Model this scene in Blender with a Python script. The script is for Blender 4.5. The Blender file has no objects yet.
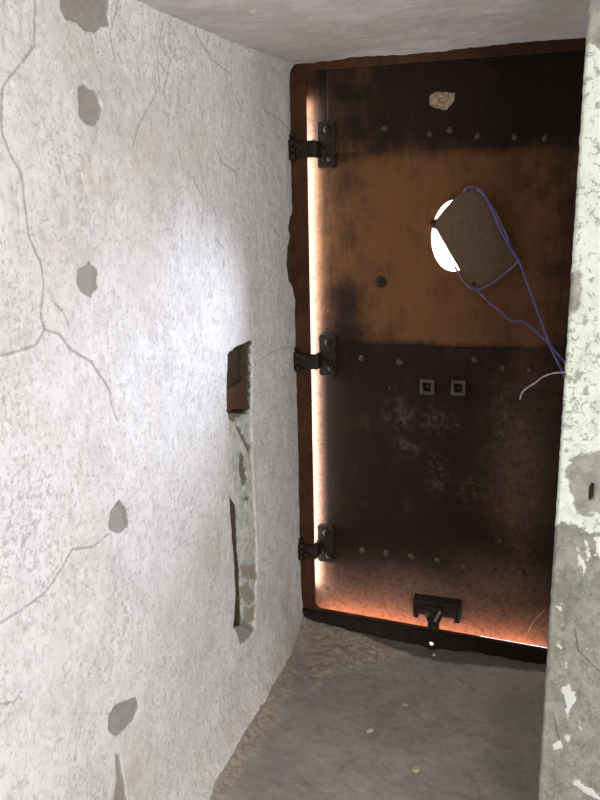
import bpy, bmesh, math, random
import numpy as np
from mathutils import Vector, Matrix, noise as mnoise
random.seed(4); np.random.seed(4)
C = bpy.context.scene
COL = C.collection

# ------------------------------------------------------------------ camera
F = 780.0; YAW = .324; PIT = .2476; ROL = -.0219
CAM = Vector((.8494, -2.5064, 1.5317))
Fw = Vector((-math.sin(YAW)*math.cos(PIT), math.cos(YAW)*math.cos(PIT), -math.sin(PIT)))
R0 = Vector((math.cos(YAW), math.sin(YAW), 0)); U0 = R0.cross(Fw)
Rv = R0*math.cos(ROL)+U0*math.sin(ROL); Uv = -R0*math.sin(ROL)+U0*math.cos(ROL)
cd = bpy.data.cameras.new('camera'); cam = bpy.data.objects.new('camera', cd); COL.objects.link(cam)
cd.sensor_fit = 'VERTICAL'; cd.sensor_height = 36; cd.lens = F/800*36; cd.clip_start = .02
M = Matrix((Rv, Uv, -Fw)).transposed().to_4x4(); M.translation = CAM
cam.matrix_world = M
C.camera = cam

def ray(px, py):
    return (Fw + Rv*((px-300)/F) - Uv*((py-400)/F))
def on(axis, val, px, py):                    # measured point of the photo on a real plane of the room
    d = ray(px, py); t = (val-CAM[axis])/d[axis]
    return CAM + d*t
def dr(px, py, y=0.02):                       # on the door: (x, z)
    p = on(1, y, px, py); return (p.x, p.z)
def wl(px, py):                               # on the left wall: (u = -y, z)
    p = on(0, 0.0, px, py); return (-p.y, p.z)
CY = -.92                                     # front face of the right-hand wall
def cl(px, py):
    p = on(1, CY, px, py); return (p.x, p.z)
def fl(px, py):
    p = on(2, 0.0, px, py); return (p.x, p.y)

# ------------------------------------------------------------------ mesh helpers
def link(name, me, mat=None, parent=None):
    o = bpy.data.objects.new(name, me); COL.objects.link(o)
    if mat: me.materials.append(mat)
    if parent: o.parent = parent
    return o
def from_bm(name, bm, mat, parent=None, smooth=False):
    bmesh.ops.recalc_face_normals(bm, faces=bm.faces)
    me = bpy.data.meshes.new(name); bm.to_mesh(me); bm.free()
    if smooth:
        for p in me.polygons: p.use_smooth = True
    return link(name, me, mat, parent)
def tag(o, label=None, cat=None, group=None, kind=None):
    if label: o['label'] = label
    if cat: o['category'] = cat
    if group: o['group'] = group
    if kind: o['kind'] = kind
    return o
def empty(name, loc):
    o = bpy.data.objects.new(name, None); COL.objects.link(o); o.location = loc
    o.empty_display_size = .05
    return o
def child(o, par):                            # keep world-space vertices under a moved parent
    o.parent = par; o.matrix_parent_inverse = Matrix.Translation(-Vector(par.location))
    return o
def add_box(bm, x0, x1, y0, y1, z0, z1, bev=0, mat=None, seg=2):
    b = bmesh.new(); bmesh.ops.create_cube(b, size=1)
    bmesh.ops.scale(b, vec=(x1-x0, y1-y0, z1-z0), verts=b.verts)
    if bev: bmesh.ops.bevel(b, geom=b.edges[:], offset=bev, segments=seg, affect='EDGES', profile=.5)
    bmesh.ops.translate(b, vec=((x0+x1)/2, (y0+y1)/2, (z0+z1)/2), verts=b.verts)
    if mat is not None: bmesh.ops.transform(b, matrix=mat, verts=b.verts)
    me = bpy.data.meshes.new('t'); b.to_mesh(me); b.free(); bm.from_mesh(me); bpy.data.meshes.remove(me)
def add_lathe(bm, prof, origin, axis, n=20):
    """prof: (r, h) along axis"""
    a = Vector(axis).normalized(); e1 = a.orthogonal().normalized(); e2 = a.cross(e1); o = Vector(origin)
    rings = []
    for r, h in prof:
        if r < 1e-6: rings.append([bm.verts.new(o+a*h)])
        else: rings.append([bm.verts.new(o+a*h+(e1*math.cos(2*math.pi*k/n)+e2*math.sin(2*math.pi*k/n))*r) for k in range(n)])
    for A, B in zip(rings, rings[1:]):
        for k in range(n):
            k2 = (k+1) % n
            if len(A) == 1 and len(B) == 1: continue
            if len(A) == 1: bm.faces.new((A[0], B[k], B[k2]))
            elif len(B) == 1: bm.faces.new((A[k], A[k2], B[0]))
            else: bm.faces.new((A[k], A[k2], B[k2], B[k]))
    for r_, s in ((rings[0], 1), (rings[-1], 0)):
        if len(r_) > 1: bm.faces.new(r_)
def catmull(pts, n=10):
    P = [Vector(p) for p in pts]; P = [2*P[0]-P[1]]+P+[2*P[-1]-P[-2]]; out = []
    for i in range(1, len(P)-2):
        for k in range(n):
            t = k/n; a, b, c, d = P[i-1:i+3]
            out.append(.5*((2*b)+(c-a)*t+(2*a-5*b+4*c-d)*t*t+(3*b-a-3*c+d)*t**3))
    out.append(P[-2]); return out
def add_tube(bm, pts, r, n=8):
    pts = [Vector(p) for p in pts]; e = None; rings = []
    for i, p in enumerate(pts):
        t = (pts[min(i+1, len(pts)-1)]-pts[max(i-1, 0)]).normalized()
        e = t.orthogonal().normalized() if e is None else (e-t*e.dot(t)).normalized()
        f = t.cross(e)
        rings.append([bm.verts.new(p+(e*math.cos(2*math.pi*k/n)+f*math.sin(2*math.pi*k/n))*r) for k in range(n)])
    for A, B in zip(rings, rings[1:]):
        for k in range(n): bm.faces.new((A[k], A[(k+1) % n], B[(k+1) % n], B[k]))
    bm.faces.new(rings[0]); bm.faces.new(rings[-1])
def flat(name, outline, holes, y0, y1, mat, parent=None, bev=0.0):
    """plate in the x-z plane between y0 (front) and y1 with holes"""
    cu = bpy.data.curves.new(name, 'CURVE'); cu.dimensions = '2D'; cu.fill_mode = 'BOTH'
    cu.extrude = max((y1-y0)/2-bev, 1e-4); cu.bevel_depth = bev; cu.bevel_resolution = 1
    if bev: cu.offset = -bev
    for L in [outline]+holes:
        s = cu.splines.new('POLY'); s.points.add(len(L)-1); s.use_cyclic_u = True
        for p, q in zip(s.points, L): p.co = (q[0], q[1], 0, 1)
    t = bpy.data.objects.new('t', cu); COL.objects.link(t)
    me = bpy.data.meshes.new_from_object(t.evaluated_get(bpy.context.evaluated_depsgraph_get()))
    bpy.data.objects.remove(t); bpy.data.curves.remove(cu)
    me.materials.clear()
    me.transform(Matrix(((1, 0, 0, 0), (0, 0, -1, (y0+y1)/2), (0, 1, 0, 0), (0, 0, 0, 1))))
    me.name = name
    return link(name, me, mat, parent)
def rrect(x0, x1, z0, z1, r, n=6):
    out = []
    for cx, cz, a0 in ((x1-r, z1-r, 0), (x0+r, z1-r, 90), (x0+r, z0+r, 180), (x1-r, z0+r, 270)):
        for k in range(n+1):
            a = math.radians(a0+90*k/n); out.append((cx+r*math.cos(a), cz+r*math.sin(a)))
    return out
def ragged(poly, amp, n=4, seed=0):
    rs = random.Random(seed); out = []
    for (a, b), (c, d) in zip(poly, poly[1:]+poly[:1]):
        for k in range(n):
            t = k/n; out.append((a+(c-a)*t+rs.uniform(-amp, amp), b+(d-b)*t+rs.uniform(-amp, amp)))
    return out

# ------------------------------------------------------------------ fields
def sdf_poly(X, Y, poly):
    d = np.full(X.shape, 1e9); inside = np.zeros(X.shape, bool); n = len(poly)
    for i in range(n):
        ax, ay = poly[i]; bx, by = poly[(i+1) % n]; ex, ey = bx-ax, by-ay
        t = np.clip(((X-ax)*ex+(Y-ay)*ey)/(ex*ex+ey*ey+1e-12), 0, 1)
        d = np.minimum(d, np.hypot(X-ax-ex*t, Y-ay-ey*t))
        c = (ay > Y) != (by > Y)
        inside ^= c & (X < ex*(Y-ay)/(ey if abs(ey) > 1e-12 else 1e-12)+ax)
    return np.where(inside, -d, d)
def sdf_line(X, Y, pts):
    d = np.full(X.shape, 1e9)
    for (ax, ay), (bx, by) in zip(pts, pts[1:]):
        ex, ey = bx-ax, by-ay
        t = np.clip(((X-ax)*ex+(Y-ay)*ey)/(ex*ex+ey*ey+1e-12), 0, 1)
        d = np.minimum(d, np.hypot(X-ax-ex*t, Y-ay-ey*t))
    return d
def vnoise(X, Y, s, oct=4, seed=0.0):
    out = np.empty(X.size); xf = (X*s).ravel(); yf = (Y*s).ravel()
    for i in range(X.size): out[i] = mnoise.fractal((xf[i], yf[i], seed), .9, 2.0, oct)
    return out.reshape(X.shape)
def smooth(e0, e1, x):
    t = np.clip((x-e0)/(e1-e0), 0, 1); return t*t*(3-2*t)
def grid(name, us, vs, fn, attrs, mat, parent=None, keep=None, flip=False):
    """tensor grid; fn(U,V)->(X,Y,Z); attrs: dict name->array"""
    U, V = np.meshgrid(us, vs, indexing='ij'); X, Y, Z = fn(U, V); n, m = U.shape
    idx = np.arange(n*m).reshape(n, m)
    q = np.stack([idx[:-1, :-1], idx[1:, :-1], idx[1:, 1:], idx[:-1, 1:]], -1)
    if flip: q = q[..., ::-1]
    if keep is not None: q = q[keep]
    q = q.reshape(-1, 4)
    co = np.stack([X, Y, Z], -1).reshape(-1, 3).astype(np.float32)
    used = np.unique(q); rm = np.full(n*m, -1); rm[used] = np.arange(len(used)); q = rm[q]; co = co[used]
    me = bpy.data.meshes.new(name)
    me.vertices.add(len(co)); me.vertices.foreach_set('co', co.ravel())
    me.loops.add(q.size); me.loops.foreach_set('vertex_index', q.ravel().astype(np.int32))
    me.polygons.add(len(q)); me.polygons.foreach_set('loop_start', np.arange(0, q.size, 4, dtype=np.int32))
    me.update(calc_edges=True); me.validate()
    for k, a in attrs.items():
        at = me.attributes.new(k, 'FLOAT', 'POINT'); at.data.foreach_set('value', np.broadcast_to(a, U.shape).ravel()[used].astype(np.float32))
    me.polygons.foreach_set('use_smooth', np.ones(len(q), bool))
    return link(name, me, mat, parent)
def lin(a, b, step): return np.linspace(a, b, max(2, int(round((b-a)/step))+1))
def cat(*arrs): return np.unique(np.round(np.concatenate(arrs), 5))

# ------------------------------------------------------------------ node helper
class NT:
    def __init__(s, name):
        s.m = bpy.data.materials.new(name); s.m.use_nodes = True; s.t = s.m.node_tree
        s.b = s.t.nodes['Principled BSDF']; s._g = None
    def new(s, typ, **kw):
        n = s.t.nodes.new(typ)
        for k, v in kw.items(): setattr(n, k, v)
        return n
    def set(s, sock, v):
        if isinstance(v, bpy.types.NodeSocket): s.t.links.new(v, sock)
        elif isinstance(v, tuple) and len(v) == 3 and sock.type == 'RGBA': sock.default_value = (*v, 1)
        else: sock.default_value = v
    @property
    def pos(s):
        if s._g is None: s._g = s.new('ShaderNodeNewGeometry')
        return s._g.outputs['Position']
    def scaled(s, v):
        n = s.new('ShaderNodeVectorMath', operation='MULTIPLY'); s.set(n.inputs[0], s.pos); n.inputs[1].default_value = v
        return n.outputs[0]
    def noise(s, scale, detail=4, rough=.6, vec=None, dist=0):
        n = s.new('ShaderNodeTexNoise'); n.inputs['Scale'].default_value = scale; n.inputs['Detail'].default_value = detail
        n.inputs['Roughness'].default_value = rough; n.inputs['Distortion'].default_value = dist
        s.set(n.inputs['Vector'], vec or s.pos); return n.outputs['Fac']
    def vor(s, scale, vec=None, feature='F1'):
        n = s.new('ShaderNodeTexVoronoi', feature=feature); n.inputs['Scale'].default_value = scale
        s.set(n.inputs['Vector'], vec or s.pos); return n.outputs['Distance']
    def attr(s, name):
        n = s.new('ShaderNodeAttribute', attribute_name=name); return n.outputs['Fac']
    def math(s, op, a, b=0.0, clamp=False):
        n = s.new('ShaderNodeMath', operation=op, use_clamp=clamp); s.set(n.inputs[0], a); s.set(n.inputs[1], b); return n.outputs[0]
    def step(s, x, e0, e1):
        n = s.new('ShaderNodeMapRange', interpolation_type='SMOOTHSTEP'); s.set(n.inputs['Value'], x)
        n.inputs['From Min'].default_value = e0; n.inputs['From Max'].default_value = e1
        if e0 > e1:
            n.inputs['From Min'].default_value = e1; n.inputs['From Max'].default_value = e0
            n.inputs['To Min'].default_value = 1; n.inputs['To Max'].default_value = 0
        return n.outputs['Result']
    def mix(s, f, a, b):
        n = s.new('ShaderNodeMix', data_type='RGBA'); s.set(n.inputs[0], f); s.set(n.inputs[6], a); s.set(n.inputs[7], b); return n.outputs[2]
    def warp(s, x, amp, scale, detail=3):                    # x + noise*amp
        return s.math('ADD', x, s.math('MULTIPLY', s.math('SUBTRACT', s.noise(scale, detail), .5), 2*amp))
    def out(s, col, rough=.8, bump=None, strength=.4, dist=.004, spec=.3, metal=0.0):
        s.set(s.b.inputs['Base Color'], col); s.set(s.b.inputs['Roughness'], rough)
        s.b.inputs['Specular IOR Level'].default_value = spec; s.set(s.b.inputs['Metallic'], metal)
        if bump is not None:
            n = s.new('ShaderNodeBump'); n.inputs['Strength'].default_value = strength; n.inputs['Distance'].default_value = dist
            s.set(n.inputs['Height'], bump); s.t.links.new(n.outputs[0], s.b.inputs['Normal'])
        return s.m

# ------------------------------------------------------------------ materials
def m_plaster():
    n = NT('whitewashed_plaster')
    fine = n.noise(95, 5, .7); mid = n.noise(16, 5, .65); big = n.noise(2.6, 3, .5)
    blot = n.noise(5.5, 5, .7, None, .5)
    streak = n.noise(7, 5, .7, n.scaled((6, 6, .9)))
    c = n.mix(n.step(mid, .35, .7), (.81, .795, .797), (.71, .695, .697))
    verm = n.noise(62, 4, .72, n.scaled((1, 1, .75)), .8)
    c = n.mix(n.math('MULTIPLY', n.step(verm, .50, .62), .5), c, (.47, .455, .455))
    c = n.mix(n.math('MULTIPLY', n.step(big, .45, .72), .55), c, (.60, .56, .50))
    c = n.mix(n.math('MULTIPLY', n.step(streak, .55, .75), .35), c, (.45, .43, .42))
    c = n.mix(n.math('MULTIPLY', n.step(blot, .52, .66), .40), c, (.50, .475, .485))
    dens = n.math('MULTIPLY', n.math('SUBTRACT', n.noise(4.5, 3, .6), .5), .30)
    speck = n.step(n.math('ADD', fine, dens), .555, .63)
    c = n.mix(n.math('MULTIPLY', speck, .62), c, (.38, .365, .36))
    white = n.step(n.noise(48, 5, .75), .54, .64)
    c = n.mix(n.math('MULTIPLY', white, .6), c, (.86, .85, .855))
    stain = n.attr('stain'); c = n.mix(n.math('MULTIPLY', stain, n.step(n.noise(30, 4, .7), .3, .7)), c, (.50, .40, .28))
    cr = n.warp(n.attr('crack'), .0026, 80, 4)
    c = n.mix(n.math('MULTIPLY', n.step(cr, .0044, .0010), .66), c, (.27, .255, .25))
    inf = n.warp(n.attr('infill'), .007, 60, 5)
    green = n.mix(n.step(n.noise(45, 4, .7), .42, .62), (.66, .675, .63), (.46, .48, .42))
    dark = n.step(n.warp(n.attr('peel'), .013, 75, 5), .003, -.003)
    green = n.mix(dark, green, (.20, .20, .155))
    brown = n.step(n.warp(n.attr('brownpeel'), .015, 60, 5), .003, -.004)
    green = n.mix(n.math('MULTIPLY', brown, .85), green, (.33, .28, .205))
    c = n.mix(n.step(inf, .0015, -.0015), c, green)
    ch = n.warp(n.attr('chip'), .005, 55)
    cg = n.mix(n.noise(70, 4, .7), (.25, .23, .215), (.42, .39, .37))
    c = n.mix(n.step(ch, .0012, -.0012), c, cg)
    dp = n.warp(n.attr('deep'), .0018, 60)
    soil = n.mix(n.noise(55, 4, .7), (.030, .019, .012), (.13, .09, .058))
    c = n.mix(n.step(dp, .0045, .0015), c, soil)
    b = n.math('ADD', n.math('MULTIPLY', fine, .5), n.math('ADD', n.math('MULTIPLY', mid, 1.2), n.math('MULTIPLY', n.noise(230, 2, .6), .25)))
    return n.out(c, .92, b, .55, .006, .15)
def m_ceiling():
    n = NT('ceiling_plaster')
    mid = n.noise(9, 5, .65); fine = n.noise(70, 4, .7)
    c = n.mix(n.step(mid, .3, .7), (.74, .70, .69), (.60, .565, .55))
    c = n.mix(n.math('MULTIPLY', n.step(fine, .55, .7), .4), c, (.36, .33, .315))
    c = n.mix(n.math('MULTIPLY', n.step(n.warp(n.attr('crack'), .003, 60), .0045, .001), .55), c, (.25, .23, .22))
    c = n.mix(n.step(n.warp(n.attr('fleck'), .003, 70), .001, -.001), c, (.75, .72, .70))
    return n.out(c, .92, n.math('ADD', mid, n.math('MULTIPLY', fine, .4)), .5, .006, .15)
def m_floor():
    n = NT('dusty_concrete_floor')
    big = n.noise(4, 4, .6); mid = n.noise(18, 5, .7); fine = n.noise(110, 4, .7)
    c = n.mix(n.step(big, .35, .68), (.30, .275, .26), (.39, .35, .31))
    c = n.mix(n.math('MULTIPLY', n.step(mid, .48, .68), .6), c, (.235, .215, .20))
    c = n.mix(n.math('MULTIPLY', n.step(fine, .56, .68), .5), c, (.47, .43, .39))
    d = n.warp(n.attr('dust'), .03, 25, 5)
    dust = n.mix(n.step(n.noise(60, 4, .75), .4, .65), (.46, .39, .305), (.25, .205, .165))
    c = n.mix(n.math('MULTIPLY', n.step(d, .02, -.015), .85), c, dust)
    c = n.mix(n.math('MULTIPLY', n.step(n.warp(n.attr('sill_band'), .015, 40), .012, -.01), .75), c, (.07, .058, .05))
    w = n.step(n.noise(7, 3, .5, n.scaled((1.5, 1, 1)), 1.2), .62, .68)
    c = n.mix(n.math('MULTIPLY', w, .16), c, (.15, .135, .12))
    return n.out(c, .85, n.math('ADD', mid, n.math('MULTIPLY', fine, .6)), .6, .006, .2)
def m_column():
    n = NT('peeling_green_paint')
    fine = n.noise(120, 5, .7); mid = n.noise(26, 5, .7)
    white = n.mix(n.step(mid, .4, .7), (.70, .745, .66), (.60, .645, .56))
    dens = n.math('MULTIPLY', n.math('SUBTRACT', n.noise(8, 3, .6), .5), .35)
    sp = n.step(n.math('ADD', n.noise(62, 5, .78, None, .6), dens), .535, .60)
    white = n.mix(n.math('MULTIPLY', sp, .75), white, (.23, .255, .20))
    green = n.mix(n.step(mid, .35, .65), (.235, .245, .195), (.34, .345, .295))
    green = n.mix(n.math('MULTIPLY', n.step(n.noise(9, 4, .6), .5, .7), .5), green, (.24, .225, .20))
    green = n.mix(n.math('MULTIPLY', n.step(n.noise(34, 5, .75, n.scaled((1, 1, .5))), .5, .62), .55), green, (.155, .165, .125))
    green = n.mix(n.math('MULTIPLY', n.step(fine, .55, .65), .6), green, (.12, .135, .10))
    green = n.mix(n.math('MULTIPLY', n.step(n.noise(190, 2, .5), .64, .70), .5), green, (.46, .48, .42))
    low = n.warp(n.attr('low'), .045, 32, 6)
    c = n.mix(n.step(low, .004, -.004), white, green)
    fl_ = n.warp(n.attr('flake'), .014, 70, 5)
    c = n.mix(n.step(fl_, .0015, -.0015), c, (.66, .68, .63))
    pa = n.warp(n.attr('bare'), .020, 45, 6)
    c = n.mix(n.step(pa, .003, -.004), c, n.mix(n.step(mid, .4, .6), (.36, .355, .30), (.245, .25, .21)))
    c = n.mix(n.math('MULTIPLY', n.step(n.warp(n.attr('crack'), .002, 60), .003, .0008), .7), c, (.09, .09, .075))
    c = n.mix(n.step(n.warp(n.attr('deep'), .0015, 90), .001, -.001), c, (.075, .045, .03))
    b = n.math('ADD', n.math('MULTIPLY', fine, .7), mid)
    return n.out(c, .88, b, .5, .005, .2)
def m_rust(name='rusted_steel', a=(.165, .074, .031), d=(.0205, .0115, .0085), feat=True, spec=.12, rough=.7):
    n = NT(name)
    mid = n.noise(11, 6, .68); fine = n.noise(80, 5, .75); drip = n.noise(9, 5, .7, n.scaled((5, 5, .8)))
    t = n.attr('tone')
    t = n.math('ADD', t, n.math('MULTIPLY', n.math('SUBTRACT', mid, .5), 1.1))
    t = n.math('ADD', t, n.math('MULTIPLY', n.math('SUBTRACT', drip, .5), .6))
    t = n.math('ADD', t, n.math('MULTIPLY', n.math('SUBTRACT', fine, .5), .35))
    c = n.mix(n.step(t, .05, .95), d, a)
    c = n.mix(n.math('MULTIPLY', n.attr('pinkish'), n.step(fine, .15, .6)), c, (.38, .225, .170))  # pink over the rust, partly the gap glow put into the colour
    c = n.mix(n.math('MULTIPLY', n.step(n.noise(150, 3, .7), .60, .72), .32), c, (.02, .012, .01))
    sm = n.math('MULTIPLY', n.attr('smudge'), n.step(n.noise(38, 5, .8), .45, .68))
    c = n.mix(n.math('MULTIPLY', sm, .7), c, (.20, .145, .11))
    if feat:
      p = n.step(n.warp(n.attr('chip'), .008, 55, 4), .001, -.002)
      c = n.mix(p, c, n.mix(n.step(fine, .42, .6), (.46, .36, .25), (.22, .15, .09)))
      sc = n.step(n.warp(n.attr('scratch'), .0006, 30), .0028, .001)
      c = n.mix(n.math('MULTIPLY', sc, .8), c, (.55, .42, .34))
    b = n.math('ADD', n.math('MULTIPLY', mid, .8), n.math('MULTIPLY', fine, .6))
    return n.out(c, n.math('ADD', rough-.1, n.math('MULTIPLY', fine, .2)), b, .45, .004, spec)
def m_dark(name, c1, c2, rough=.5, spec=.5, metal=.0):
    n = NT(name); fine = n.noise(70, 4, .7)
    return n.out(n.mix(n.step(fine, .35, .65), c1, c2), rough, fine, .4, .003, spec, metal)
def m_wire(name, c, rough=.35):
    n = NT(name); return n.out(n.mix(n.step(n.noise(60, 3, .6), .4, .65), c, tuple(x*.6 for x in c)), rough, None, spec=.6)

PLASTER = m_plaster(); CEIL = m_ceiling(); FLOOR = m_floor(); COLM = m_column()
RUST = m_rust(); LIP = m_rust('rusted_frame_steel', (.115, .048, .020), (.026, .014, .010), False)
COVER = m_dark('weathered_brown_sheet', (.135, .084, .045), (.10, .060, .031), .6, .3)
BLACK = m_dark('blackened_iron', (.012, .008, .0065), (.034, .021, .015), .6, .25)
BOLT = m_dark('rusted_bolt_iron', (.045, .026, .018), (.095, .058, .040), .5, .4)
SILL = m_rust('dark_sill_steel', (.055, .036, .028), (.018, .013, .012), False)
STUB = m_rust('flaking_rust', (.105, .058, .036), (.040, .027, .020), False, rough=.8, spec=.2)
BLUE = m_wire('blue_violet_insulation', (.115, .095, .33)); BLUE2 = m_wire('dull_blue_insulation', (.17, .145, .30))
PALE = m_wire('pale_lilac_insulation', (.62, .56, .75))
CHIPM = m_dark('plaster_crumb', (.50, .47, .42), (.66, .62, .56), .9, .1)
YCHIP = m_dark('yellowish_crumb', (.48, .44, .30), (.58, .54, .40), .9, .1)

H = 1.95
# ------------------------------------------------------------------ left wall
def poly(f, L): return [f(*p) for p in L]
def wall_left():
    slot = poly(wl, [(228, 355), (236, 348), (252, 341), (253, 410), (250, 413), (228, 412)])
    us = cat(lin(.0, .36, .004), lin(.36, .70, .0022), lin(.70, 1.62, .0034), lin(1.62, 3.9, .12))
    vs = cat(lin(-.03, .25, .0045), lin(.25, 1.2, .0045), lin(1.2, 1.97, .0038))
    U, V = np.meshgrid(us, vs, indexing='ij')
    chips = [[(62, -12), (63, 8), (68, 19), (80, 22), (88, 30), (100, 33), (105, 27), (111, 25), (111, -12)],
             [(80, 88), (86, 84), (95, 90), (101, 99), (104, 108), (102, 119), (95, 127), (87, 123), (81, 115)],
             [(79, 270), (88, 266), (92, 261), (100, 270), (99, 288), (93, 298), (84, 293), (79, 284)],
             [(110, 526), (112, 512), (121, 500), (129, 509), (132, 528), (121, 534), (112, 531)],
             [(111, 717), (117, 706), (136, 697), (140, 706), (136, 717), (128, 728), (118, 738), (111, 731)],
             [(117, 755), (121, 756), (127, 790), (128, 812), (114, 812), (119, 780)],
             [(237, 628), (242, 622), (249, 619), (257, 628), (251, 638), (243, 645)]]
    chip = np.minimum.reduce([sdf_poly(U, V, poly(wl, c)) for c in chips])
    cracks = [[(37, -10), (36, 30), (36, 45), (20, 66), (5, 85), (2, 110), (2, 135), (12, 158), (21, 172), (24, 205), (28, 235), (40, 262), (44, 282), (41, 315), (45, 330)],
              [(45, 330), (36, 345), (12, 353), (-6, 357)], [(45, 330), (60, 334), (72, 350), (92, 362), (105, 382), (112, 395)],
              [(110, 534), (96, 547), (75, 550), (66, 568), (50, 592), (24, 612), (0, 626)],
              [(165, 18), (159, 50), (162, 84), (152, 105), (140, 128), (134, 150)], [(-5, 706), (18, 703), (26, 692)],
              [(218, 148), (222, 162), (236, 172), (239, 196)], [(262, 92), (265, 110), (278, 118), (289, 132)], [(196, 30), (214, 60), (232, 74)], [(232, 60), (234, 90), (244, 112)], [(196, 178), (206, 200), (203, 230)], [(160, 60), (170, 75), (166, 92)], [(216, 236), (226, 250), (224, 268)], [(110, 395), (118, 420)], [(258, 362), (275, 350), (290, 346)], [(52, 300), (64, 312), (70, 330)], [(120, 0), (112, 35), (118, 60)]]
    crack = np.minimum.reduce([sdf_line(U, V, poly(wl, c)) + (0 if i < 4 else .0006) for i, c in enumerate(cracks)])
    inf = sdf_poly(U, V, poly(wl, [(229, 411), (236, 470), (237, 520), (243, 625), (256, 630), (258, 560), (256, 500), (254, 440), (253, 345), (250, 345), (249, 411)]))
    peel = np.minimum.reduce([sdf_poly(U, V, poly(wl, c)) for c in
        [[(239, 424), (246, 440), (252, 455), (254, 448), (244, 428)], [(244, 452), (248, 456), (251, 482), (246, 487), (243, 470)],
         [(229, 412), (250, 412), (238, 422), (230, 419)], [(246, 500), (252, 495), (252, 500)], [(250, 350), (253, 352), (253, 405), (251, 405)]]])
    brp = np.minimum.reduce([sdf_poly(U, V, poly(wl, c)) for c in
        [[(242, 566), (257, 564), (258, 578), (250, 580), (243, 574)], [(242, 588), (250, 582), (257, 596), (252, 606), (244, 598)], [(247, 608), (258, 606), (258, 620), (248, 624)]]])
    deepS = sdf_poly(U, V, slot)
    gap = sdf_poly(U, V, poly(wl, [(231.5, 497), (235.5, 505), (238, 540), (240.5, 570), (243, 605), (244.5, 624), (236, 628), (237, 600), (235, 560), (232.5, 525)]))
    edge = sdf_poly(U, V, poly(wl, [(300, 206), (292, 212), (288.5, 218), (287, 230), (289, 236), (286, 250), (285, 265), (287, 280), (290, 286), (294, 305), (301, 308)]))
    deep = np.minimum.reduce([deepS, gap, edge])
    stain = np.zeros_like(U)
    for px, py, r, a in ((118, 133, .03, .8), (60, 235, .13, .55), (100, 190, .10, .6), (150, 215, .12, .35), (90, 150, .07, .4), (285, 600, .06, .55), (288, 250, .03, .9), (255, 690, .07, .45), (140, 740, .12, .28), (35, 100, .10, .22), (255, 150, .1, .15), (178, 160, .16, .22)):
        cu, cv = wl(px, py); stain = np.maximum(stain, a*np.exp(-((U-cu)**2+(V-cv)**2)/(r*r)))
    stain = np.maximum(stain, .65*smooth(.16, .0, V)*(.6+.6*vnoise(U, V, 9, 3, 15.0)))
    far = U > 1.62
    nz = np.where(far, 0, (.35+.65*smooth(0, .15, U))*.006*vnoise(U, V, 3.2, 4, 1.3)+.0016*vnoise(U, V, 26, 3, 5.1))
    d = nz+.011*smooth(.45, .0, U)-.003
    d = d-.005*smooth(.003, -.003, chip)
    d = d-.002*smooth(.003, .0005, crack)
    d = d-.006*smooth(.002, -.003, inf) - .005*smooth(.002, -.003, peel)
    d = d-.055*smooth(.0025, -.0025, deepS)
    d = d-.045*smooth(.0015, -.002, gap)
    d = d-(.008+.006*vnoise(U, V, 55, 4, 21.0))*smooth(.002, -.004, edge)
    d = d+.055*np.clip((.17-V)/.17, 0, 1.2)**2*(.35+.65*smooth(.0, .5, U))
    d = d+.018*np.clip((V-(H-.03))/.03, 0, 1.3)**2
    o = grid('wall_left', us, vs, lambda U, V: (d, -U, V), dict(chip=chip, crack=crack, infill=inf, peel=peel, brownpeel=brp, deep=deep, stain=stain), PLASTER, flip=False)
    tag(o, 'whitewashed rough plaster wall with grey chipped spots and a narrow vertical slot', 'wall', kind='structure')
    # the rusted stub left in the slot's head
    bm = bmesh.new()
    P = poly(wl, [(230, 409), (229.5, 385), (229, 359), (236, 351), (248, 345), (248, 375), (249.5, 409)])
    L = ragged(P, .0014, 5, 3)
    n = len(L); fr = []; bk = []
    cu = sum(p[0] for p in L)/n; cv = sum(p[1] for p in L)/n
    for u, v in L:
        rr = .004*mnoise.noise((u*40, v*30, 0))
        fr.append(bm.verts.new((-.022+rr, -u, v))); bk.append(bm.verts.new((-.054, -u, v)))
    for i in range(n): bm.faces.new((fr[i], fr[(i+1) % n], bk[(i+1) % n], bk[i]))
    bmesh.ops.triangle_fill(bm, use_beauty=True, edges=[bm.edges.get((fr[i], fr[(i+1) % n])) for i in range(n)])
    bm.faces.new(bk)
    bmesh.ops.subdivide_edges(bm, edges=[e for e in bm.edges if all(v.co.x > -.04 for v in e.verts)], cuts=3, use_grid_fill=True)
    for v in bm.verts:
        if v.co.x > -.04:
            v.co.x += .0045*mnoise.fractal((v.co.y*45, v.co.z*30, 2), .9, 2, 4)
    root = empty('rusted_steel_stub', (-.05, -(cu), min(p[1] for p in L)))
    s = from_bm('bar', bm, STUB); child(s, root)
    at = s.data.attributes.new('tone', 'FLOAT', 'POINT')
    for i, v in enumerate(s.data.vertices): at.data[i].value = .35+.5*(v.co.z < wl(240, 396)[1])
    bm = bmesh.new()
    A = wl(231, 389); B = wl(249, 388); zc = wl(240, 410)[1]
    add_box(bm, -.026, -.015, -A[0], -B[0], zc+.004, A[1]-.004, .003)
    bmesh.ops.subdivide_edges(bm, edges=bm.edges[:], cuts=2, use_grid_fill=True)
    for v in bm.verts: v.co.x += .003*mnoise.noise(v.co*60)
    c = from_bm('corroded_collar', bm, STUB); child(c, root)
    at = c.data.attributes.new('tone', 'FLOAT', 'POINT')
    for i, v in enumerate(c.data.vertices): at.data[i].value = .75
    tag(root, 'rusty brown steel stub set in the top of the slot in the white wall', 'steel stub')
wall_left()

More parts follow.
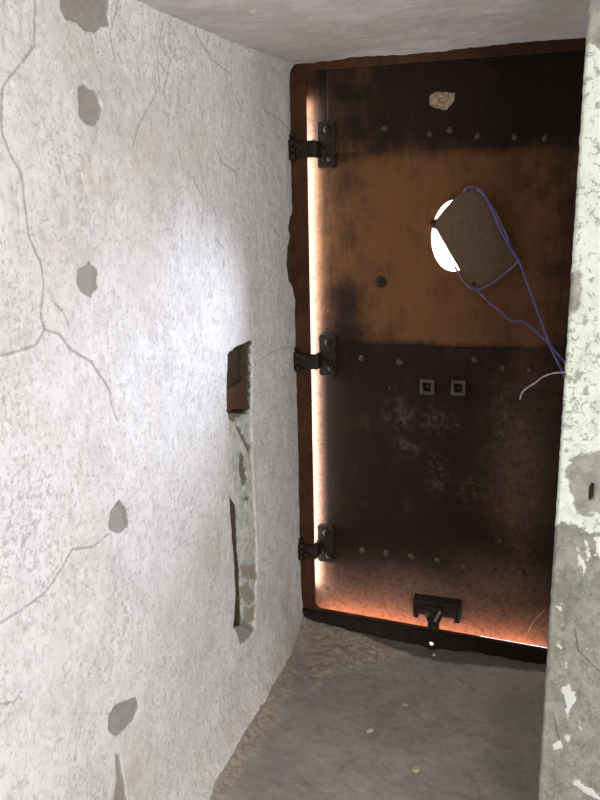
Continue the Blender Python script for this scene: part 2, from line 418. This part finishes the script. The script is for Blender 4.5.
# ------------------------------------------------------------------ ceiling, floor, right wall, rest of the room
us = cat(lin(-.05, .95, .012), lin(.95, 2.7, .15)); vs = cat(lin(-3.9, -1.5, .15), lin(-1.5, .06, .012))
U, V = np.meshgrid(us, vs, indexing='ij')
def cp(px, py):
    p = on(2, H, px, py); return (p.x, p.y)
crack = np.minimum.reduce([sdf_line(U, V, poly(cp, c)) for c in
    [[(188, 8), (236, 24), (262, 38), (300, 40)], [(330, 20), (352, 30), (372, 28)], [(470, 38), (520, 18), (560, 4)], [(236, 24), (250, 14), (300, 6)]]])
fleck = np.minimum.reduce([sdf_poly(U, V, poly(cp, c)) for c in [[(248, 3), (256, 1), (258, 6), (250, 7)], [(300, 9), (306, 8), (307, 12), (301, 12)]]])
d = np.where(V < -1.5, 0, .006*vnoise(U, V, 4, 4, 7.7)+.002*vnoise(U, V, 30, 3, 3.0)) +.010*np.clip(U, 0, 1)-.018*smooth(0, -1.2, V)+.004*smooth(-.1, 0, V)*vnoise(U, V, 26, 3, 12.0)
o = grid('ceiling', us, vs, lambda U, V: (U, V, H+d), dict(crack=crack, fleck=fleck), CEIL, flip=True)
tag(o, 'rough grey plaster ceiling above the rusty door', 'ceiling', kind='structure')

us = cat(lin(-.05, 1.0, .006), lin(1.0, 2.7, .15)); vs = cat(lin(-3.9, -1.4, .15), lin(-1.4, -.036, .006))
U, V = np.meshgrid(us, vs, indexing='ij')
dust = np.minimum.reduce([sdf_poly(U, V, poly(fl, c)) for c in
    [[(296, 625), (330, 628), (415, 652), (372, 668), (340, 672), (312, 690), (308, 672), (300, 650)], [(240, 720), (290, 650), (300, 672), (275, 720), (225, 800), (195, 800)]]])
sill_band = sdf_poly(U, V, poly(fl, [(296, 612), (340, 632), (400, 652), (440, 662), (548, 672), (548, 655), (400, 632), (300, 606)]))  # darker floor strip along the door sill
md = smooth(.02, -.05, dust)
d = np.where(V < -1.4, 0, .004*vnoise(U, V, 5, 4, 2.2)+.0015*vnoise(U, V, 40, 3, 9.0)) + md*(.008+.006*np.abs(vnoise(U, V, 28, 4, 4.4)))
d = d + .022*smooth(.5, 0, U)*smooth(-.25, 0, V) - .012*np.exp(-((U-.490)**2+(V+.05)**2)/.024**2) + .012*smooth(-.10, .0, V)*(1+.8*vnoise(U, V, 14, 3, 8.1)) + .03*np.clip((.09-U)/.09, 0, 1)**2
o = grid('floor', us, vs, lambda U, V: (U, V, d), dict(dust=dust, sill_band=sill_band), FLOOR)
tag(o, 'dusty grey concrete floor with dirt along the door sill', 'floor', kind='structure')

# right-hand wall: front face towards the camera, passage side receding to the door
XE = .8494+.01135*(CY+2.5064)
def wall_right():
    # profile runs from the door, along the passage side, around the corner, then across the front face
    prof = [(.905, .08+CY*0), (.905, -.3), (.895, -.6), (XE+.006, CY+.05), (XE+.0015, CY+.014), (XE, CY+.006), (XE+.002, CY+.0015), (XE+.006, CY)]
    fx = lin(XE+.009, 1.22, .0035); fx = np.concatenate([fx, lin(1.3, 2.7, .2)])
    prof = prof+[(x, CY) for x in fx]
    px = np.array([p[0] for p in prof]); py = np.array([p[1] for p in prof])
    us = np.arange(len(prof)).astype(float); vs = lin(-.02, 1.97, .0045)
    U, V = np.meshgrid(us, vs, indexing='ij'); X = np.broadcast_to(px[:, None], U.shape).copy(); Y = np.broadcast_to(py[:, None], U.shape).copy()
    front = (Y < CY+.06)
    zb = cl(575, 528)[1]
    low = V-(zb+.018*vnoise(X, V, 22, 3, 3.3)-.10*smooth(XE+.0, XE+.012, X)*0)
    low = np.where(X < XE+.02, low-.0, low)
    bare = np.minimum.reduce([sdf_poly(X, V, poly(cl, c)) for c in
        [[(566, 470), (572, 458), (585, 452), (612, 452), (618, 505), (600, 514), (585, 515), (572, 506)], [(566, 275), (580, 270), (581, 300), (576, 316), (563, 318)],
         [(575, -20), (615, -20), (612, 48), (600, 52), (590, 40), (584, 52), (575, 60)]]])
    flake = np.minimum.reduce([sdf_poly(X, V, poly(cl, c)) for c in
        [[(561, 688), (568, 685), (577, 697), (574, 703), (570, 710), (568, 720), (565, 718), (567, 703)], [(553, 745), (560, 741), (562, 746), (555, 749)],
         [(573, 782), (578, 780), (592, 790), (600, 800), (588, 795)], [(565, 735), (569, 736), (568, 742)], [(586, 542), (590, 548), (588, 560), (585, 552)], [(556, 640), (561, 642), (560, 648), (556, 647)], [(555, 606), (562, 604), (561, 610)], [(578, 548), (581, 560), (579, 566)], [(564, 655), (567, 660), (565, 668)], [(582, 560), (585, 566), (583, 574)], [(595, 538), (600, 536), (602, 560), (596, 556)], [(586, 640), (589, 642), (588, 648)], [(576, 725), (580, 722), (581, 732)]]])
    deep = sdf_poly(X, V, poly(cl, [(589, 488), (592, 484), (594, 485), (593.5, 500), (588.5, 501)]))
    crack = np.minimum.reduce([sdf_line(X, V, poly(cl, c)) for c in [[(575, 628), (578, 650), (590, 662), (604, 676)], [(553, 712), (557, 730), (559, 740)]]])
    nz = .003*vnoise(X, V, 7, 4, 6.0)+.0011*vnoise(X, V, 60, 3, 2.0)
    d = nz-.003*smooth(.004, -.004, bare)+.0012*smooth(.002, -.002, flake)-.016*smooth(.001, -.0015, deep)
    d = np.where(X > 1.25, 0, d); corner = .0015*vnoise(X*0, V, 45, 4, 1.0)
    Xo = np.where((X < XE+.02) & front, X+corner, X)
    o = grid('wall_right', us, vs, lambda U, V: (Xo, Y-np.where(front, d, 0), V), dict(low=np.where(front, low, 1), bare=bare, flake=flake, deep=deep, crack=crack), COLM, flip=True)
    tag(o, 'near wall end with peeling white over green paint at the right', 'wall', kind='structure')
wall_right()
# the unseen room behind the camera, with openings added to let fill light in
bm = bmesh.new()
for b in ((2.7, 2.8, -3.9, CY+.1, 0, 1.0), (2.7, 2.8, -3.9, CY+.1, 1.75, H), (2.7, 2.8, -3.9, -3.0, 1.0, 1.75), (2.7, 2.8, -1.5, CY+.1, 1.0, 1.75)): add_box(bm, *b)
tag(from_bm('wall_east', bm, PLASTER), 'plaster side wall of the room with an added opening for fill light', 'wall', kind='structure')
bm = bmesh.new()
for b in ((0, 1.5, -4.0, -3.9, 0, H), (2.5, 2.8, -4.0, -3.9, 0, H), (1.5, 2.5, -4.0, -3.9, 1.9, H)): add_box(bm, *b)
tag(from_bm('wall_back', bm, PLASTER), 'plaster back wall of the room with an added opening for fill light', 'wall', kind='structure')

# ------------------------------------------------------------------ steel door
YL = .020                                       # front of the leaf
YB = YL-.007                                    # front of the straps laid over it
XR = .898
door = empty('door_1', (.45, YL, .05))
tag(door, 'rusty brown riveted steel door with an oval hole in its upper half', 'door', kind='structure')
def fields(X, Z, tone0):
    z = Z
    t = np.full(X.shape, tone0)
    attrs = {}
    pink = np.zeros_like(X); sm = np.zeros_like(X)
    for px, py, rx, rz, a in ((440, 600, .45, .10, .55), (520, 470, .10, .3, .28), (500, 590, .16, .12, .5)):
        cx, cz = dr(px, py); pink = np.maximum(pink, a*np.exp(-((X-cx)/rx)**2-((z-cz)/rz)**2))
    for px, py, rx, rz, a in ((400, 415, .05, .05, 1), (440, 420, .06, .04, .9), (437, 472, .03, .06, 1), (408, 445, .04, .04, .7), (470, 490, .04, .05, .8), (505, 430, .06, .14, .9), (500, 545, .03, .02, .6)):
        cx, cz = dr(px, py); sm = np.maximum(sm, a*np.exp(-((X-cx)/rx)**2-((z-cz)/rz)**2))
    pink = np.maximum(pink, .8*smooth(.105, .05, X)*smooth(1.9, 1.6, z)); pink = np.maximum(pink, .75*smooth(.26, .08, z))  # pink along left edge and foot paints in glow from the gaps
    chip = np.minimum(sdf_poly(X, Z, poly(dr, [(429, 96), (437, 92), (455, 93), (455, 100), (447, 110), (438, 109), (430, 105)])), 9)
    scr = sdf_line(X, Z, poly(dr, [(528, 634), (532, 624), (538, 616), (545, 610)]))
    return dict(tone=t, pinkish=pink, smudge=sm, chip=chip, scratch=scr)
zt = dr(420, 150)[1]; zm = dr(430, 346)[1]; zm2 = dr(430, 384)[1]
hx, hz = dr(454, 236)
hrx = abs(dr(477, 236)[0]-dr(431, 236)[0])/2; hrz = abs(dr(454, 200)[1]-dr(454, 272)[1])/2
def leaf():
    us = lin(.022, XR, .0042); vs = lin(.012, 1.94, .0042)
    U, V = np.meshgrid(us, vs, indexing='ij')
    # bottom edge falls a little short of the sill on the right: daylight shows through
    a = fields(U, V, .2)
    up = smooth(zm-.02, zm+.03, V)*smooth(zt+.04, zt-.05, V)
    t = .03+.80*up
    t = t-.55*up*smooth(.33, .12, U)*.5-.35*up*smooth(.76, .9, U)
    t = t-.5*np.exp(-((U-dr(345, 320)[0])/.06)**2-((V-dr(345, 310)[1])/.10)**2)
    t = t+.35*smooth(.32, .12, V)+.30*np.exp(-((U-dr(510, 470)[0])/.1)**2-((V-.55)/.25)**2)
    t = t-.28*np.exp(-((V-zm)/.09)**2)*smooth(.5, .2, U)*up-.16*up*smooth(.45,.8,U)
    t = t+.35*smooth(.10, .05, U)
    a['tone'] = t
    rr = np.hypot((U-hx)/hrx, (V-hz)/hrz)
    ang = np.arctan2((V-hz)/hrz, (U-hx)/hrx)
    band = (rr > .84) & (rr < 1.16)
    cen = lambda A: (A[:-1, :-1]+A[1:, :-1]+A[1:, 1:]+A[:-1, 1:])/4
    keep = np.hypot((cen(U)-hx)/hrx, (cen(V)-hz)/hrz) > 1.0
    # boundary vertices snapped on to the oval
    f = np.ones(U.shape, bool); kk = np.zeros((U.shape[0]+1, U.shape[1]+1), int); kk[1:-1, 1:-1] = keep
    cnt = kk[:-1, :-1]+kk[1:, :-1]+kk[1:, 1:]+kk[:-1, 1:]
    snap = (cnt > 0) & (cnt < 4) & (rr < 1.5)
    X = np.where(snap, hx+hrx*np.cos(ang), U); Z = np.where(snap, hz+hrz*np.sin(ang), V)
    dent = .0016*vnoise(U, V, 5, 3, 11.0)
    bot = .012+(.030*(1-U/.87)+.058-.0265-.012)*smooth(.58, .66, U)
    Z = np.where(V < .10, bot+(V-.012)/.088*(.10-bot), Z)
    Y = YL+dent
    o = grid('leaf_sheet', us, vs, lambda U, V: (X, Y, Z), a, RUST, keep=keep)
    md = o.modifiers.new('thickness', 'SOLIDIFY'); md.thickness = .008; md.offset = -1
    child(o, door)
leaf()
def strap(name, x0, x1, z0, z1, y, tone, th=.007, fade=None, seed=0):
    us = lin(x0, x1, .005); vs = lin(z0, z1, .005); U, V = np.meshgrid(us, vs, indexing='ij')
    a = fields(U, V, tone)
    if fade: a['tone'] = fade(U, V)
    e = .0015*vnoise(U, V*0, 30, 3, seed)
    Vv = V+np.where((V < z0+.001) | (V > z1-.001), e, 0)
    o = grid(name, us, vs, lambda U, V: (U, np.full(U.shape, y)+.0006*vnoise(U, V, 9, 2, seed), Vv), a, RUST)
    md = o.modifiers.new('thickness', 'SOLIDIFY'); md.thickness = th; md.offset = -1
    bv = o.modifiers.new('soft_edge', 'BEVEL'); bv.width = .0015; bv.segments = 1; bv.limit_method = 'ANGLE'; bv.angle_limit = 1.0
    child(o, door); return o
strap('upper_strap', .115, XR, zt, 1.935, YL-.0068, -.08, fade=lambda U, V: .02+.25*smooth(.5, .12, U)+.15*np.exp(-((V-zt)/.03)**2), seed=1)
strap('middle_strap', .10, XR, zm2, zm, YL-.0068, .05, fade=lambda U, V: .02+.22*smooth(.35, .85, U), seed=2)

# bolts
def bolt(px, py, y0, r=.011, h=.010, mat=BOLT, hexa=False, name='bolt'):
    x, z = dr(px, py, y0); bm = bmesh.new()
    if hexa:
        add_lathe(bm, [(r*1.5, -.001), (r*1.5, .0025), (r*1.05, .003)], (x, y0, z), (0, -1, 0), 18)
        add_lathe(bm, [(r, .002), (r, h*.85), (r*.85, h)], (x, y0, z), (0, -1, 0), 6)
        add_lathe(bm, [(r*.5, h*.9), (r*.5, h*1.5), (r*.4, h*1.6)], (x, y0, z), (0, -1, 0), 12)
    else:
        add_lathe(bm, [(r, -.001), (r, h*.25), (r*.88, h*.6), (r*.6, h*.9), (r*.25, h), (0, h)], (x, y0, z), (0, -1, 0), 18)
    o = from_bm(name, bm, mat, smooth=not hexa); child(o, door); return o
for p in ((430, 134), (450, 130), (478, 136), (515, 137), (545, 138), (385, 128)): bolt(*p, YB, .010, .009)
for p in ((363, 550), (387, 552.5), (412, 556), (438, 560), (465, 566.5), (493, 570), (521, 572.5)): bolt(*p, YL, .0125, .013)
for p in ((475, 360), (503, 368), (530, 370), (362, 358), (400, 362)): bolt(*p, YB, .0115, .011)
bolt(500, 541, YL, .007, .006)
tag(bolt(381, 282, YL, .013, .012, BLACK, True, 'nut'), 'blackened hexagonal nut')
bolt(390, 388, YL, .005, .004)
# square keepers under the middle strap
for px, py in ((428, 386), (459, 387)):
    x, z = dr(px, py, YB); s = .024
    o = flat('keeper', rrect(x-s, x+s, z-s*1.05, z+s*1.05, .005), [rrect(x-.013, x+.011, z-.013, z+.015, .003)], YB-.022, YL, BOLT, bev=.002); child(o, door)
    bm = bmesh.new(); add_lathe(bm, [(.009, .0), (.009, .014), (.006, .017), (0, .017)], (x, YL, z), (0, -1, 0), 14)
    pin = from_bm('pin', bm, BLACK, smooth=False); pin.parent = o

# hinges
def hinge(px, py, sc=1.0):
    x, z = dr(px, py, YB)
    root = empty('hinge', (x, YL, z)); child(root, door)
    hw = .030*sc; hh = .072*sc
    p = flat('hinge_plate', ragged(rrect(x-hw, x+hw, z-hh, z+hh, .008), .0008, 1, 2), [], YL-.016, YL, BLACK, bev=.002)
    p.parent = root; p.matrix_parent_inverse = (door.matrix_world @ Matrix.Translation((0, 0, 0))).inverted() if False else Matrix.Translation(-Vector((x, YL, z)))
    inv = Matrix.Translation(-Vector((x, YL, z)))
    def add(name, bm, mat, sm=True):
        o = from_bm(name, bm, mat, smooth=sm); o.parent = root; o.matrix_parent_inverse = inv; return o
    for dx, dz in ((.004, .045), (-.010, -.022), (.014, -.042)):
        bm = bmesh.new(); c = (x+dx, YL-.015, z+dz*sc)
        add_lathe(bm, [(.012, 0), (.012, .004), (.010, .009), (.005, .012), (0, .0125)], c, (0, -1, 0), 14); add('hinge_bolt', bm, BLACK)
    # arm from the plate over the frame lip, ending in the knuckle
    bm = bmesh.new(); add_box(bm, .004, x-hw+.012, -.052, -.034, z-.040, z+.012, .007); add_box(bm, x-hw-.004, x-hw+.014, -.050, YL-.008, z-.040, z+.012, .006)
    add('hinge_arm', bm, BLACK, False)
    bm = bmesh.new()
    for k in range(3):
        z0 = z-.046+k*.022; add_lathe(bm, [(.010, z0), (.0145, z0+.002), (.0145, z0+.018), (.010, z0+.020)], (.016, -.046, 0), (0, 0, 1), 16)
    add_lathe(bm, [(0, z-.052), (.007, z-.050), (.007, z+.026), (.010, z+.026), (.010, z+.032), (0, z+.034)], (.016, -.046, 0), (0, 0, 1), 14)
    add('knuckle', bm, BLACK)
    bm = bmesh.new(); add_lathe(bm, [(.012, 0), (.012, .005), (.008, .010), (0, .011)], (.036, -.050, z-.022), (0, -1, 0), 14); add('hinge_bolt', bm, BLACK)
hinge(327, 145); hinge(328, 355); hinge(326, 543)

# drop latch at the foot of the door
def latch():
    y = YL; x0, z0 = dr(415, 592, y); x1, z1 = dr(462, 598, y); xc, zc = dr(437, 612, y)
    root = empty('drop_latch', (xc, YL, zc)); child(root, door); inv = Matrix.Translation(-Vector((xc, YL, zc)))
    def add(name, bm, mat=BLACK, sm=False):
        o = from_bm(name, bm, mat, smooth=sm); o.parent = root; o.matrix_parent_inverse = inv; return o
    w = (x1-x0)/2; zt_ = z0-.004; xm = (x0+x1)/2
    bm = bmesh.new(); add_box(bm, xm-w, xm+w, YL-.012, YL+.0005, zt_-.075, zt_, .003); add('back_plate', bm)
    bm = bmesh.new(); add_box(bm, xm-w, xm+w, YL-.050, YL-.010, zt_-.016, zt_, .004); add('top_bar', bm)
    for s in (-1, 1):
        bm = bmesh.new(); xx = xm+s*(w-.011)
        add_box(bm, xx-.010, xx+.010, YL-.046, YL-.010, zt_-.072, zt_-.012, .006, seg=3)
        add_lathe(bm, [(.009, -.004), (.009, .002), (.006, .006), (0, .007)], (xx, YL-.046, zt_-.05), (0, -1, 0), 12)
        add('lug', bm)
    # tapering tongue
    xa = dr(436, 600, YL)[0]
    L = [(xa-.034, zt_-.014), (xa+.038, zt_-.014), (xa+.030, zt_-.050), (xa+.020, zt_-.075), (xa+.021, zt_-.110), (xa+.012, zt_-.124), (xa-.012, zt_-.124), (xa-.021, zt_-.110), (xa-.018, zt_-.075), (xa-.028, zt_-.048)]
    o = flat('tongue', L, [rrect(xa-.009, xa+.009, zt_-.105, zt_-.092, .004)], YL-.062, YL-.044, BLACK, bev=.003); o.parent = root; o.matrix_parent_inverse = inv
    bm = bmesh.new()
    add_box(bm, -.004, .004, YL-.072, YL-.058, -.022, .022, .002, Matrix.Translation((xa+.016, 0, zt_-.042)) @ Matrix.Rotation(math.radians(24), 4, 'Y'))
    tag(add('glint_bar', bm, m_dark('glint_iron', (.30, .26, .23), (.45, .40, .36), .3, .6, .5)), 'bar on the latch tongue with its glint in the colour')  # bright colour paints in the glint on this bar
    bm = bmesh.new(); add_lathe(bm, [(.010, 0), (.010, .006), (.006, .011), (0, .012)], (xa-.016, YL-.060, zt_-.040), (0, -1, 0), 14); add('latch_bolt', bm, BOLT, True)
latch()

# ------------------------------------------------------------------ frame
x_in = .060; z_in = .058; z_top = 1.928
inner = [(x, z+(.030*(1-x/.87) if z < .5 else 0)) for x, z in rrect(x_in, XR-.0, z_in, z_top, .022)]

sx, sz = .490, .016
HOLE = [(sx+.013*math.cos(a*math.pi/6), sz-.009+.013*math.sin(a*math.pi/6)) for a in range(12)]
outline = [(-.07, -.06), (.93, -.02), (.93, 2.0), (-.07, 2.0)]
frame = empty('trim_1', (.45, -.03, 0)); tag(frame, 'rusted angle-iron frame around the steel door', 'door frame', kind='structure')
def toned(o, val, **kw):
    at = o.data.attributes.new('tone', 'FLOAT', 'POINT')
    for i in range(len(o.data.vertices)): at.data[i].value = val
    return o
o = toned(flat('frame_lip', outline, [inner, HOLE], -.034, -.026, LIP, bev=.0015), .48); child(o, frame)
o = toned(flat('frame_flange', [(-.07, 0), (-.004, 0), (-.004, 2), (-.07, 2)], [], -.026, .05, LIP), .4); child(o, frame)
sill = flat('sill_plate', ragged([(-.02, -.05), (.905, -.05), (.905, .046), (-.02, .076)], .0012, 24, 5), [[(sx+.0075*math.cos(a*math.pi/6), sz+.0085*math.sin(a*math.pi/6)) for a in range(12)]], -.046, -.034, SILL, bev=.0015)
child(toned(sill, .3), frame)
bm = bmesh.new(); add_box(bm, 0, .90, -.046, -.034, -.003, .003, .002, Matrix.Translation((0, 0, .077)) @ Matrix.Rotation(math.atan(.030/.925), 4, 'Y')); child(from_bm('sill_edge', bm, SILL), frame)
# lip hole lined up with the sill hole, both added for a bright spot
# ------------------------------------------------------------------ cover plate over the hole
yp = -.028
cx, cz = dr(474, 240, yp)
plate = empty('cover_plate', (cx, yp, cz))
tag(plate, 'tilted brown sheet-metal plate hanging over the bright hole in the rusty door', 'plate')
PL = poly(lambda a, b: dr(a, b, yp), [(429, 221), (432, 219.5), (437, 219), (446, 208), (456, 197), (463, 191), (471, 188.5), (479, 191), (486, 200), (496, 218), (508, 242), (517, 258), (516, 263), (507, 271), (497, 279), (485, 286), (476, 289), (470, 286), (463, 276), (455, 262), (446, 246), (438, 232), (436, 229), (430, 227)])
pc = [sum(p[i] for p in PL)/len(PL) for i in (0, 1)]
bm = bmesh.new(); n = len(PL)
L2 = ragged(PL, .0007, 3, 8); n = len(L2)
def py_(x, z, off): return yp+off+.012*((x-pc[0])/.1)**2*.5-.004*math.sin((z-pc[1])*16)
rings = [[bm.verts.new((pc[0]+(x-pc[0])*k, py_(pc[0]+(x-pc[0])*k, pc[1]+(z-pc[1])*k, 0), pc[1]+(z-pc[1])*k)) for x, z in L2] for k in (1, .985, .9, .7, .45, .2)]
for A, B in zip(rings, rings[1:]):
    for i in range(n): bm.faces.new((A[i], A[(i+1) % n], B[(i+1) % n], B[i]))
bm.faces.new(rings[-1])
sh = from_bm('sheet', bm, COVER, smooth=True); md = sh.modifiers.new('thickness', 'SOLIDIFY'); md.thickness = .003; md.offset = 0
child(sh, plate)
def pbolt(px, py, r, l0, l1, mat=BLACK):
    x, z = dr(px, py, yp); bm = bmesh.new()
    add_lathe(bm, [(r, l0), (r, l1*.6), (r*.6, l1), (0, l1)], (x, yp, z), (0, -1, 0), 12)
    add_lathe(bm, [(r*.45, -.048), (r*.45, l0)], (x, yp, z), (0, -1, 0), 8)
    child(from_bm('fixing_bolt', bm, mat), plate)
pbolt(433, 223, .009, .0, .014); pbolt(467, 190.5, .007, .0, .010, BOLT); pbolt(474, 284, .006, 0, .006)

# ------------------------------------------------------------------ wires
def wire(name, pts, r, mat, label):
    P = []
    for px, py, y in pts:
        p = on(1, y, px, py); P.append(p)
    bm = bmesh.new(); add_tube(bm, catmull(P, 10), r, 8)
    o = from_bm(name, bm, mat, smooth=True); tag(o, label, 'wire', 'wires on the steel door'); return o
wire('electric_wire', [(464, 191, -.030), (468, 187.5, -.040), (477, 188, -.043), (485, 196, -.044), (493, 212, -.044), (502, 232, -.044), (512, 251, -.044), (520, 264, -.044), (529, 288, -.05), (541, 321, -.06), (551, 348, -.07), (560, 367, -.09), (572, 392, -.12)], .0033, BLUE,
     'blue wire running over the right edge of the plate and down to the right wall')
wire('electric_wire', [(477, 190, -.034), (483, 194, -.038), (492, 206, -.039), (500, 221, -.039), (508, 239, -.039), (516, 256, -.041), (518, 261, -.040), (508, 271, -.040), (497, 280, -.040), (485, 287, -.040), (475, 289.5, -.041), (468, 286, -.040), (460, 276, -.040), (455, 267, -.036)], .0028, BLUE2,
     'dull blue wire looped around the right and lower edges of the plate')
wire('electric_wire', [(473, 287, -.038), (480, 293, -.046), (490, 303, -.048), (502, 313, -.05), (512, 321, -.05), (522, 321, -.052), (532, 328, -.045), (545, 340, -.045), (556, 352, -.055), (566, 364, -.07), (578, 378, -.10)], .0030, BLUE,
     'blue wire sagging from the bottom corner of the plate to the right wall')
wire('electric_wire', [(576, 372, -.13), (562, 372.5, -.10), (552, 373.5, -.085), (543, 377, -.08), (535, 383, -.075), (527, 388, -.072), (522, 393, -.07), (520, 399, -.065)], .0025, PALE,
     'short pale lilac wire end curling out from the right wall below the blue wires')

# ------------------------------------------------------------------ crumbs on the floor
def crumb(px, py, s, mat, label, sd):
    x, y = fl(px, py); bm = bmesh.new(); bmesh.ops.create_icosphere(bm, subdivisions=2, radius=1)
    rs = random.Random(sd)
    for v in bm.verts:
        v.co *= 1+.35*mnoise.noise(v.co*1.4+Vector((sd*3.1, 0, 0)))
        v.co = Vector((v.co.x*s*1.4, v.co.y*s, v.co.z*s*.45))
    bmesh.ops.rotate(bm, matrix=Matrix.Rotation(sd*1.3, 3, 'Z'), verts=bm.verts)
    o = from_bm('plaster_crumb', bm, mat); o.location = (x, y, .003+s*.3)
    tag(o, label, 'debris', 'crumbs on the floor')
crumb(416, 771, .011, YCHIP, 'yellowish crumb nearest the camera on the grey floor', 1)
crumb(405, 706, .007, YCHIP, 'small yellowish crumb in the middle of the grey floor', 2)
crumb(370, 732, .009, CHIPM, 'flat pale crumb on the floor, left of the other crumbs', 3)
crumb(434, 656, .006, CHIPM, 'tiny pale lump standing for a light glint against the door sill below the latch', 4)  # pale lump put in for the glint of light on the floor

# ------------------------------------------------------------------ light
def area(name, loc, to, sx, sy, e, col, spread=180, shape='RECTANGLE'):
    l = bpy.data.lights.new(name, 'AREA'); l.shape = shape; l.size = sx; l.size_y = sy; l.energy = e; l.color = col; l.spread = math.radians(spread)
    o = bpy.data.objects.new(name, l); COL.objects.link(o); o.location = loc
    d = Vector(to)-Vector(loc); o.rotation_euler = d.to_track_quat('-Z', 'Y').to_euler(); return o
w = bpy.data.worlds.new('daylight'); C.world = w; w.use_nodes = True
w.node_tree.nodes['Background'].inputs[0].default_value = (.93, .96, 1, 1); w.node_tree.nodes['Background'].inputs[1].default_value = 2.5
area('back_fill_light', (2.0, -3.92, .98), (2.0, 0, .98), .98, 1.85, 40, (1, .97, .95))  # added fill lamp in a made-up doorway behind the camera
area('side_fill_light', (2.72, -2.25, 1.37), (0, -2.0, 1.2), 1.45, .72, 20, (1, .98, .97))  # added fill lamp at a made-up window, out of view
# daylight leaking in round the closed leaf
l = area('left_gap_daylight', (.040, .001, 1.0), (.10, .012, 1.0), .012, 1.70, 2.3, (1, .93, .88), 150)
l.rotation_euler = (math.radians(90), 0, math.radians(-66))
l = area('sill_gap_daylight', (.47, -.018, .036), (.47, .004, .234), .78, .016, 19, (1, .93, .88), 170)
ax = Vector((1, 0, -.0345)).normalized(); az = -Vector((.0345, .45, 1)).normalized(); az = (az-ax*az.dot(ax)).normalized()
m3 = Matrix((ax, (-az).cross(ax), -az)).transposed(); l.rotation_euler = m3.to_euler()
# sky seen through the oval hole
hole = (dr(444, 244)[0], .032, dr(444, 244)[1])
p = on(0, 0.0, 80, 445)
area('hole_daylight', hole, (p.x, p.y, p.z), 0.07, .15, 1.8, (.78, .82, 1), 56, 'ELLIPSE')

v = C.view_settings; v.view_transform = 'Standard'; v.look = 'None'; v.gamma = 1; v.use_curve_mapping = False; v.exposure = .26
C.cycles.use_denoising = True
